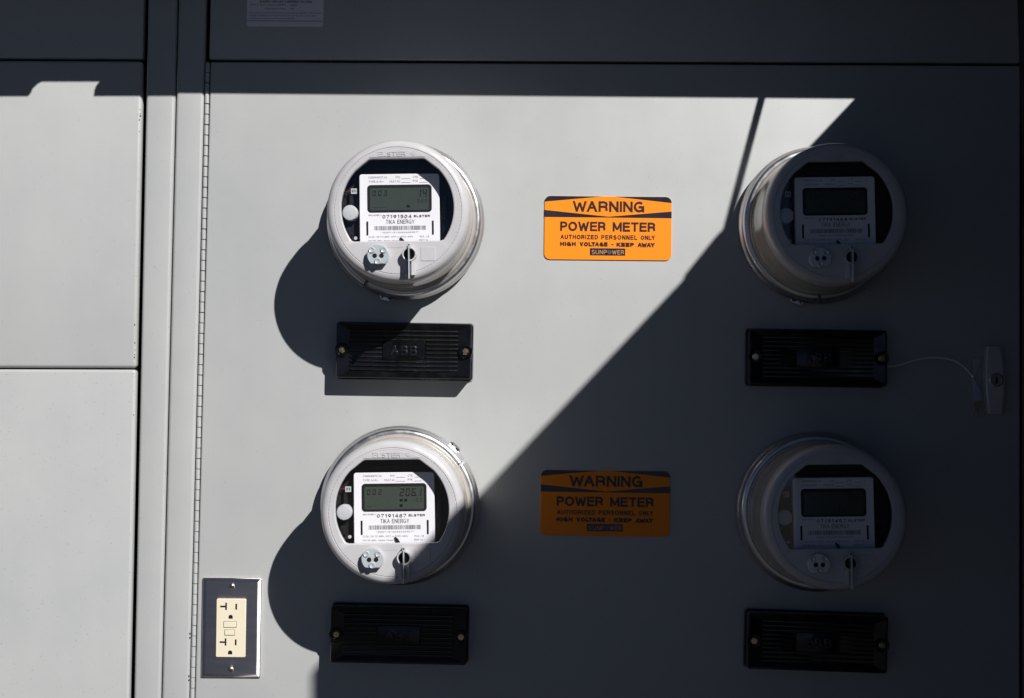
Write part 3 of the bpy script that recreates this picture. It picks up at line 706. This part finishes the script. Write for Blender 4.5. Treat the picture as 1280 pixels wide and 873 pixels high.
# ------------------------------------------------------------------ ribbed black covers
def cover_meshes():
    D2 = {}
    HC = 27.0; hw, hh = 84.5, 35.5
    b = MB()
    O = rrect(-hw, hw, -hh, hh, 4.5, 5); O1 = inset_poly(O, 1.2); O2 = inset_poly(O, 2.2)
    I1 = inset_poly(O, 4.0)
    I = rrect(-68, 68, -25.5, 25.5, 1.0, 5)
    rings = [(O, 1.0), (O, 4.0), (O1, 4.4), (O1, HC-1.6), (O2, HC), (I1, HC), (I, HC-3.2)]
    n = len(O); v = [(x, z, h) for P, h in rings for x, z in P]; f = []
    for j in range(len(rings)-1):
        for k in range(n): f.append([j*n+k, j*n+(k+1) % n, (j+1)*n+(k+1) % n, (j+1)*n+k])
    f.append([(len(rings)-1)*n+k for k in range(n)]); f.append(list(range(n)))
    b.add(v, f); D2['body'] = b.build('cover_body', 'black', mesh_only=True, smooth=30)
    r_ = MB(); r_.prism([(-67, -1.1), (67, -1.1), (67, 1.1), (-67, 1.1)], HC-3.6, HC-1.6); D2['rib'] = r_.build('rib', 'blackr', mesh_only=True, bevel=0.55, seg=3)
    p = MB(); p.prism(rrect(-26, 26, -12, 12, 2, 4), HC-3.6, HC-0.8); D2['pad'] = p.build('logo_plate', 'black', mesh_only=True, bevel=0.5, seg=3, bang=60)
    l = MB(); letters(l, 'ABB', -16.5, 16.5, -6.3, 6.3, HC+0.4, 2.6, thick=1.3, gap=2.2); D2['logo'] = l.build('raised_lettering', 'blackr', mesh_only=True, bevel=0.5, bang=50)
    s = MB(); s.lathe([(8.6, HC-3), (8.6, HC+1.4), (7.8, HC+2.0), (6.6, HC+1.8), (6.0, HC-0.6), (0.01, HC-0.6)], 32); D2['boss'] = s.build('screw_boss', 'black', mesh_only=True)
    s = MB(); s.lathe([(4.4, HC-0.8), (4.4, HC+1.0), (3.6, HC+1.6)], 6, cap1=True); s.lathe([(1.7, HC+1.5), (1.7, HC+3.2), (1.2, HC+3.6)], 12, cap1=True); D2['screw'] = s.build('screw', 'brass', mesh_only=True, smooth=20)
    g_ = MB(); g_.prism(rrect(-85.6, 85.6, -36.6, 36.6, 4, 4), 0.05, 1.2); D2['gasket'] = g_.build('gasket', 'inkgrey', mesh_only=True)
    return D2
D2 = cover_meshes()
def make_cover(px, py, p0, p1, label, logo=True, sc=1.0):
    x, z = W(px, py); a, b = W(*p0), W(*p1)
    t = empty('test_switch_cover', (x, z, 0), math.atan2(b[1]-a[1], b[0]-a[0])); tag(t, label, 'switch cover', 'ribbed black covers under the meters')
    t.scale = (sc, 1, 1)
    body = link('cover_body', D2['body'], t); link('gasket', D2['gasket'], t)
    for k in range(10):
        zz = 24.2-5.35*k
        if abs(zz) < 13: 
            if 'ribs' not in D2:
                for nm, x0, x1 in (('ribs', -67, -27), ('ribl', 27, 67)):
                    r_ = MB(); r_.prism([(x0, -1.1), (x1, -1.1), (x1, 1.1), (x0, 1.1)], 27-3.6, 27-1.6); D2[nm] = r_.build('rib', 'blackr', mesh_only=True, bevel=0.55, seg=3)
            for key in ('ribs', 'ribl'): q = link('rib', D2[key], body); q.location.z = zz*S
        else: q = link('rib', D2['rib'], body); q.location.z = zz*S
    lp = link('logo_plate', D2['pad'], body)
    if logo: link('raised_lettering', D2['logo'], t)
    for sx in (-1, 1):
        s = link('screw_boss', D2['boss'], t); s.location = (sx*76.3*S, 0, 0)
        q = link('screw', D2['screw'], s); q.rotation_euler = (0, random.uniform(0, 1), 0)
make_cover(506.8, 439.5, (422, 403), (592, 405.5), 'ribbed black cover half in sun, below the meter reading 14')
make_cover(500.6, 790.5, (416, 752), (586, 755.5), 'ribbed black cover in shade, below the meter reading 206.1')
make_cover(1017.5, 448.0, (931, 410), (1105, 412.5), 'ribbed black cover with a thin wire leaving its right side', sc=1.015)
make_cover(1017.0, 799.5, (930, 760), (1106, 766), 'ribbed black cover below the shaded meter reading 0.0', sc=1.02)
# ------------------------------------------------------------------ warning signs
def sign_meshes():
    E = {}
    X = lambda c: (c-640)/6.4; Y = lambda c: (356-c)/6.4
    out_ = rrect(X(130), X(1150), Y(612), Y(100), 7.5, 6)
    b = MB(); b.prism(out_, 0.05, 1.5, inset=0.3, idrop=0.3); E['plate'] = b.build('orange_plate', 'orange', mesh_only=True)
    # black band split in an upper and a lower piece by the orange hexagon
    h = 1.62; r_ = 7.5
    arcR = [(X(1150)-r_+r_*math.cos(math.radians(q)), Y(100)-r_+r_*math.sin(math.radians(q))) for q in range(0, 91, 15)]
    arcL = [(X(130)+r_+r_*math.cos(math.radians(q)), Y(100)-r_+r_*math.sin(math.radians(q))) for q in range(90, 181, 15)]
    for P in ([(X(130), Y(146)), (X(590), Y(101))]+arcL, [(X(690), Y(101)), (X(1150), Y(148))]+arcR,
              [(X(130), Y(270)), (X(645), Y(270)), (X(1150), Y(271)), (X(1150), Y(217)), (X(645), Y(263)), (X(130), Y(213))],
              [(X(497), Y(576)), (X(780), Y(576)), (X(780), Y(518)), (X(497), Y(518))]):
        b = MB(); sheet(b, P, h); E.setdefault('band', []).append(b.build('black_band', 'signblack', mesh_only=True))
    for s, a, c, y0, y1, w_, gp in (('WARNING', 357, 932, 139, 225, 2.75, 1.5),
            ('POWER', 257, 622, 305, 381, 2.5, 1.15), ('METER', 678, 1021, 307, 382, 2.5, 1.25),
            ('AUTHORIZED', 260, 562, 411, 446, 1.15, 0.95), ('PERSONNEL', 588, 876, 411, 447, 1.15, 1.0), ('ONLY', 903, 1017, 412, 447, 1.15, 0.85),
            ('HIGH', 258, 384, 469, 502, 1.65, 0.85), ('VOLTAGE', 414, 638, 469, 503, 1.65, 0.6), ('KEEP', 710, 850, 471, 504, 1.65, 0.85), ('AWAY', 878, 1017, 471, 506, 1.65, 0.35)):
        b = MB(); letters(b, s, X(a), X(c), Y(y1), Y(y0), 1.65, w_, gap=gp); E.setdefault('text', []).append(b.build('lettering', 'signink', mesh_only=True))
    b = MB(); sheet(b, [(X(668), Y(491)), (X(686), Y(491)), (X(686), Y(483)), (X(668), Y(483))], 1.65); E['text'].append(b.build('lettering', 'signink', mesh_only=True))
    for s, a, c in (('SUNP', 511, 634), ('WER', 676, 769)):
        b = MB(); letters(b, s, X(a), X(c), Y(566), Y(532), 1.7, 0.62, gap=1.1); E.setdefault('small', []).append(b.build('small_lettering', 'signtext', mesh_only=True))
    b = MB()
    for k in range(16):
        a = math.tau*k/16; b.box(1.1, 2.7, -0.13, 0.13, 1.66, 1.69, (X(655), Y(549), 0), a)
    E['burst'] = b.build('sunburst_mark', 'inkgrey', mesh_only=True)
    return E
E = sign_meshes()
def make_sign(px, py, p0, p1, label, sc):
    x, z = W(px, py); a, b = W(*p0), W(*p1)
    t = empty('warning_sign', (x, z, 0), math.atan2(b[1]-a[1], b[0]-a[0])); tag(t, label, 'warning sign', 'orange power meter warning signs'); t.scale = (sc, 1, sc)
    p = link('orange_plate', E['plate'], t); tag(link('sunburst_mark', E['burst'], p), kind='stuff')
    for nm, k in (('black_band', 'band'), ('lettering', 'text'), ('small_lettering', 'small')):
        for me in E[k]: link(nm, me, p)
make_sign(759.8, 285.7, (680.5, 246), (840, 247.5), 'orange warning sign in bright sun, between the two upper meters', 1.0)
make_sign(756.5, 629.3, (677, 588.5), (837, 590.5), 'orange warning sign in shade, between the two lower meters', 1.01)
# ------------------------------------------------------------------ outlet
x, z = W(289.8, 784.3); a, b = W(289.8, 723), W(288.0, 846)
ot = empty('power_outlet', (x, z, 0), math.atan2(b[0]-a[0], -(b[1]-a[1])))
tag(ot, 'ivory double power outlet in a shiny steel wall plate', 'outlet')
X = lambda c: (c-355)/5.456; Y = lambda c: (432-c)/5.456
b = MB(); b.prism([(-36.6, -61.3), (36.6, -61.3), (36.6, 61.3), (-36.6, 61.3)], 0.05, 4.6, inset=4.6, idrop=1.7); pl = b.build('wall_plate', 'stainless', ot, bevel=0.9, seg=3, bang=12, smooth=60)
b = MB(); b.prism(rrect(-18.2, 18.2, -35.9, 35.9, 1.6, 4), 2, 6.4, inset=0.5, idrop=0.5); rc = b.build('receptacle_face', 'cream', ot)
for yy in (0, -43.8):
    b = MB(); b.prism([(X(315.5), Y(311)+yy), (X(326.5), Y(311)+yy), (X(326.5), Y(262)+yy), (X(315.5), Y(262)+yy), (X(315.5), Y(282)+yy), (X(281), Y(282)+yy), (X(281), Y(293.5)+yy), (X(315.5), Y(293.5)+yy)], 6.4, 6.5); b.build('contact_slot', 'blackp', rc)
    b = MB(); b.box(X(384), X(395.5), Y(308)+yy, Y(269)+yy, 6.4, 6.5); b.build('contact_slot', 'blackp', rc)
    b = MB()
    P = [(2.6*math.cos(math.radians(q)), 2.6*math.sin(math.radians(q))) for q in range(0, 181, 15)]+[(-2.6, -2.3), (2.6, -2.3)]
    b.prism(P, 6.4, 6.5, (X(353), Y(357)+yy, 0)); b.build('contact_slot', 'blackp', rc)
for x0, x1, y0, y1 in ((305, 395, 386, 430), (312, 384, 442, 482)):
    b = MB(); b.prism(rrect(X(x0), X(x1), Y(y1), Y(y0), 0.6, 3), 6.42, 6.5); b.build('button_gap', 'inner', rc)
    b = MB(); b.prism(rrect(X(x0+3), X(x1-3), Y(y1-3), Y(y0+3), 0.5, 3), 6.3, 7.6, inset=0.4, idrop=0.4); b.build('test_button', 'cream', rc)
for zz in (51.3, -51.0):
    b = MB(); b.lathe([(3.6, 5.0), (3.5, 5.9), (2.6, 6.7), (1.2, 7.0)], 24, (0, zz, 0), cap1=True); sc_ = b.build('plate_screw', 'screw', ot)
    b = MB(); b.box(-2.6, 2.6, -0.4, 0.4, 6.5, 7.1, (0, zz, 0), 0.5); b.build('screw_slot', 'blackp', sc_)
# ------------------------------------------------------------------ rating sticker on the upper panel
x, z = W(356.5, 0); a, b = W(308, 34), W(405, 34.5)
sk = empty('rating_label', (x, z, -1), math.atan2(b[1]-a[1], b[0]-a[0]))
tag(sk, 'grey printed short circuit rating sticker at the top edge of the picture', 'sticker')
b = MB(); b.prism(rrect(-48.4, 48.4, -34, 40, 3, 4), 0.05, 0.4); b.build('sticker_sheet', 'sticker', sk)
b = MB(); X = lambda c: (c-611)/9.14; Y = lambda c: -c/9.14
def t(s, a0, a1, y0, y1, bo=0.0): text(b, s, X(a0), X(a1), Y(y1), Y(y0), 0.5, bo)
letters(b, 'SHORT CIRCUIT CURRENT RATING', X(315), X(922), Y(33), Y(9), 0.5, 0.5, gap=0.55)
t('R.M.S. Symmetrical AMPS', 213, 616, 50, 72); t('65000', 674, 750, 50, 72); t('Maximum Volts', 378, 614, 91, 111); t('480', 674, 712, 91, 110)
t('This rating is limited to the lowest interrupting capacity of any device', 192, 1028, 143, 164)
t('installed. Additional or replacement devices must be of the same', 192, 972, 175, 196)
t('manufacturer, type and interrupting capacity.', 192, 720, 207, 228)
b.box(X(170), X(1050), Y(249), Y(243), 0.45, 0.5)
tag(b.build('lettering', 'ink', sk), kind='stuff')
# ------------------------------------------------------------------ wire and tag at the handle
pts = [(1099, 459, 20), (1107, 458.6, 19), (1122, 457.2, 16), (1140, 451.5, 14), (1158, 447.8, 13), (1175, 447.6, 12), (1192, 451, 12), (1205, 459, 13), (1212, 466.5, 14), (1216, 470.5, 14)]
b = MB(); P = [Vector((*W(p[0], p[1], p[2]), p[2])) for p in pts]; Q = []
for i_ in range(len(P)-1):
    p0, p1_, p2_, p3 = P[max(i_-1, 0)], P[i_], P[i_+1], P[min(i_+2, len(P)-1)]
    for k in range(5):
        u = k/5; Q.append(tuple(0.5*((2*p1_)+(p2_-p0)*u+(2*p0-5*p1_+4*p2_-p3)*u*u+(-p0+3*p1_-3*p2_+p3)*u**3)))
Q.append(tuple(P[-1])); o0 = Q[0]
wr = empty('seal_wire', o0); tag(wr, 'thin pale wire arching from a black cover to the pull handle', 'wire')
b.tube([(q[0]-o0[0], q[1]-o0[1], q[2]-o0[2]) for q in Q], 1.0, 8); b.build('wire_strand', 'wire', wr)
b = MB(); kx = P[-1]; b.lathe([(0.5, -2.4), (2.0, -1.2), (2.4, 0), (2.0, 1.2), (0.5, 2.4)], 12, (kx.x-o0[0], kx.y-o0[1], kx.z-o0[2]), cap0=True, cap1=True); b.build('wire_knot', 'wire', wr)
ta = W(1221, 472, 6)
tg = empty('hanging_tag', (ta[0], ta[1], 6)); tag(tg, 'narrow bluish tag with frayed brown string, tied left of the pull handle', 'tag')
b = MB()
b.prism([(-4.6, 0.5), (-2.6, 0), (5.6, 22.5), (5.8, 23), (-4.6, 24)], 0, 1.0)
b.prism([(-5.6, -1), (-3.6, -1), (5.2, -19), (4.6, -33), (-3.8, -33), (-5.6, -15)], 0.2, 1.1)
b.build('tag_strip', 'tag', tg, bevel=0.3, seg=1)
b = MB(); rr = random.Random(5)
for k in range(9):
    x0 = rr.uniform(-4, 5); L_ = rr.uniform(8, 20); cx = rr.uniform(-4, 4)
    b.tube([(x0, -31, 1), (x0+cx*0.3, -31-L_*0.5, 2.5), (x0+cx, -31-L_, 1.5)], 0.35, 5)
b.box(-4, 5, -36, -29, 0.4, 2.0)
fr = b.build('string_fringe', 'twine', tg); fr['kind'] = 'stuff'
bpy.context.view_layer.update()
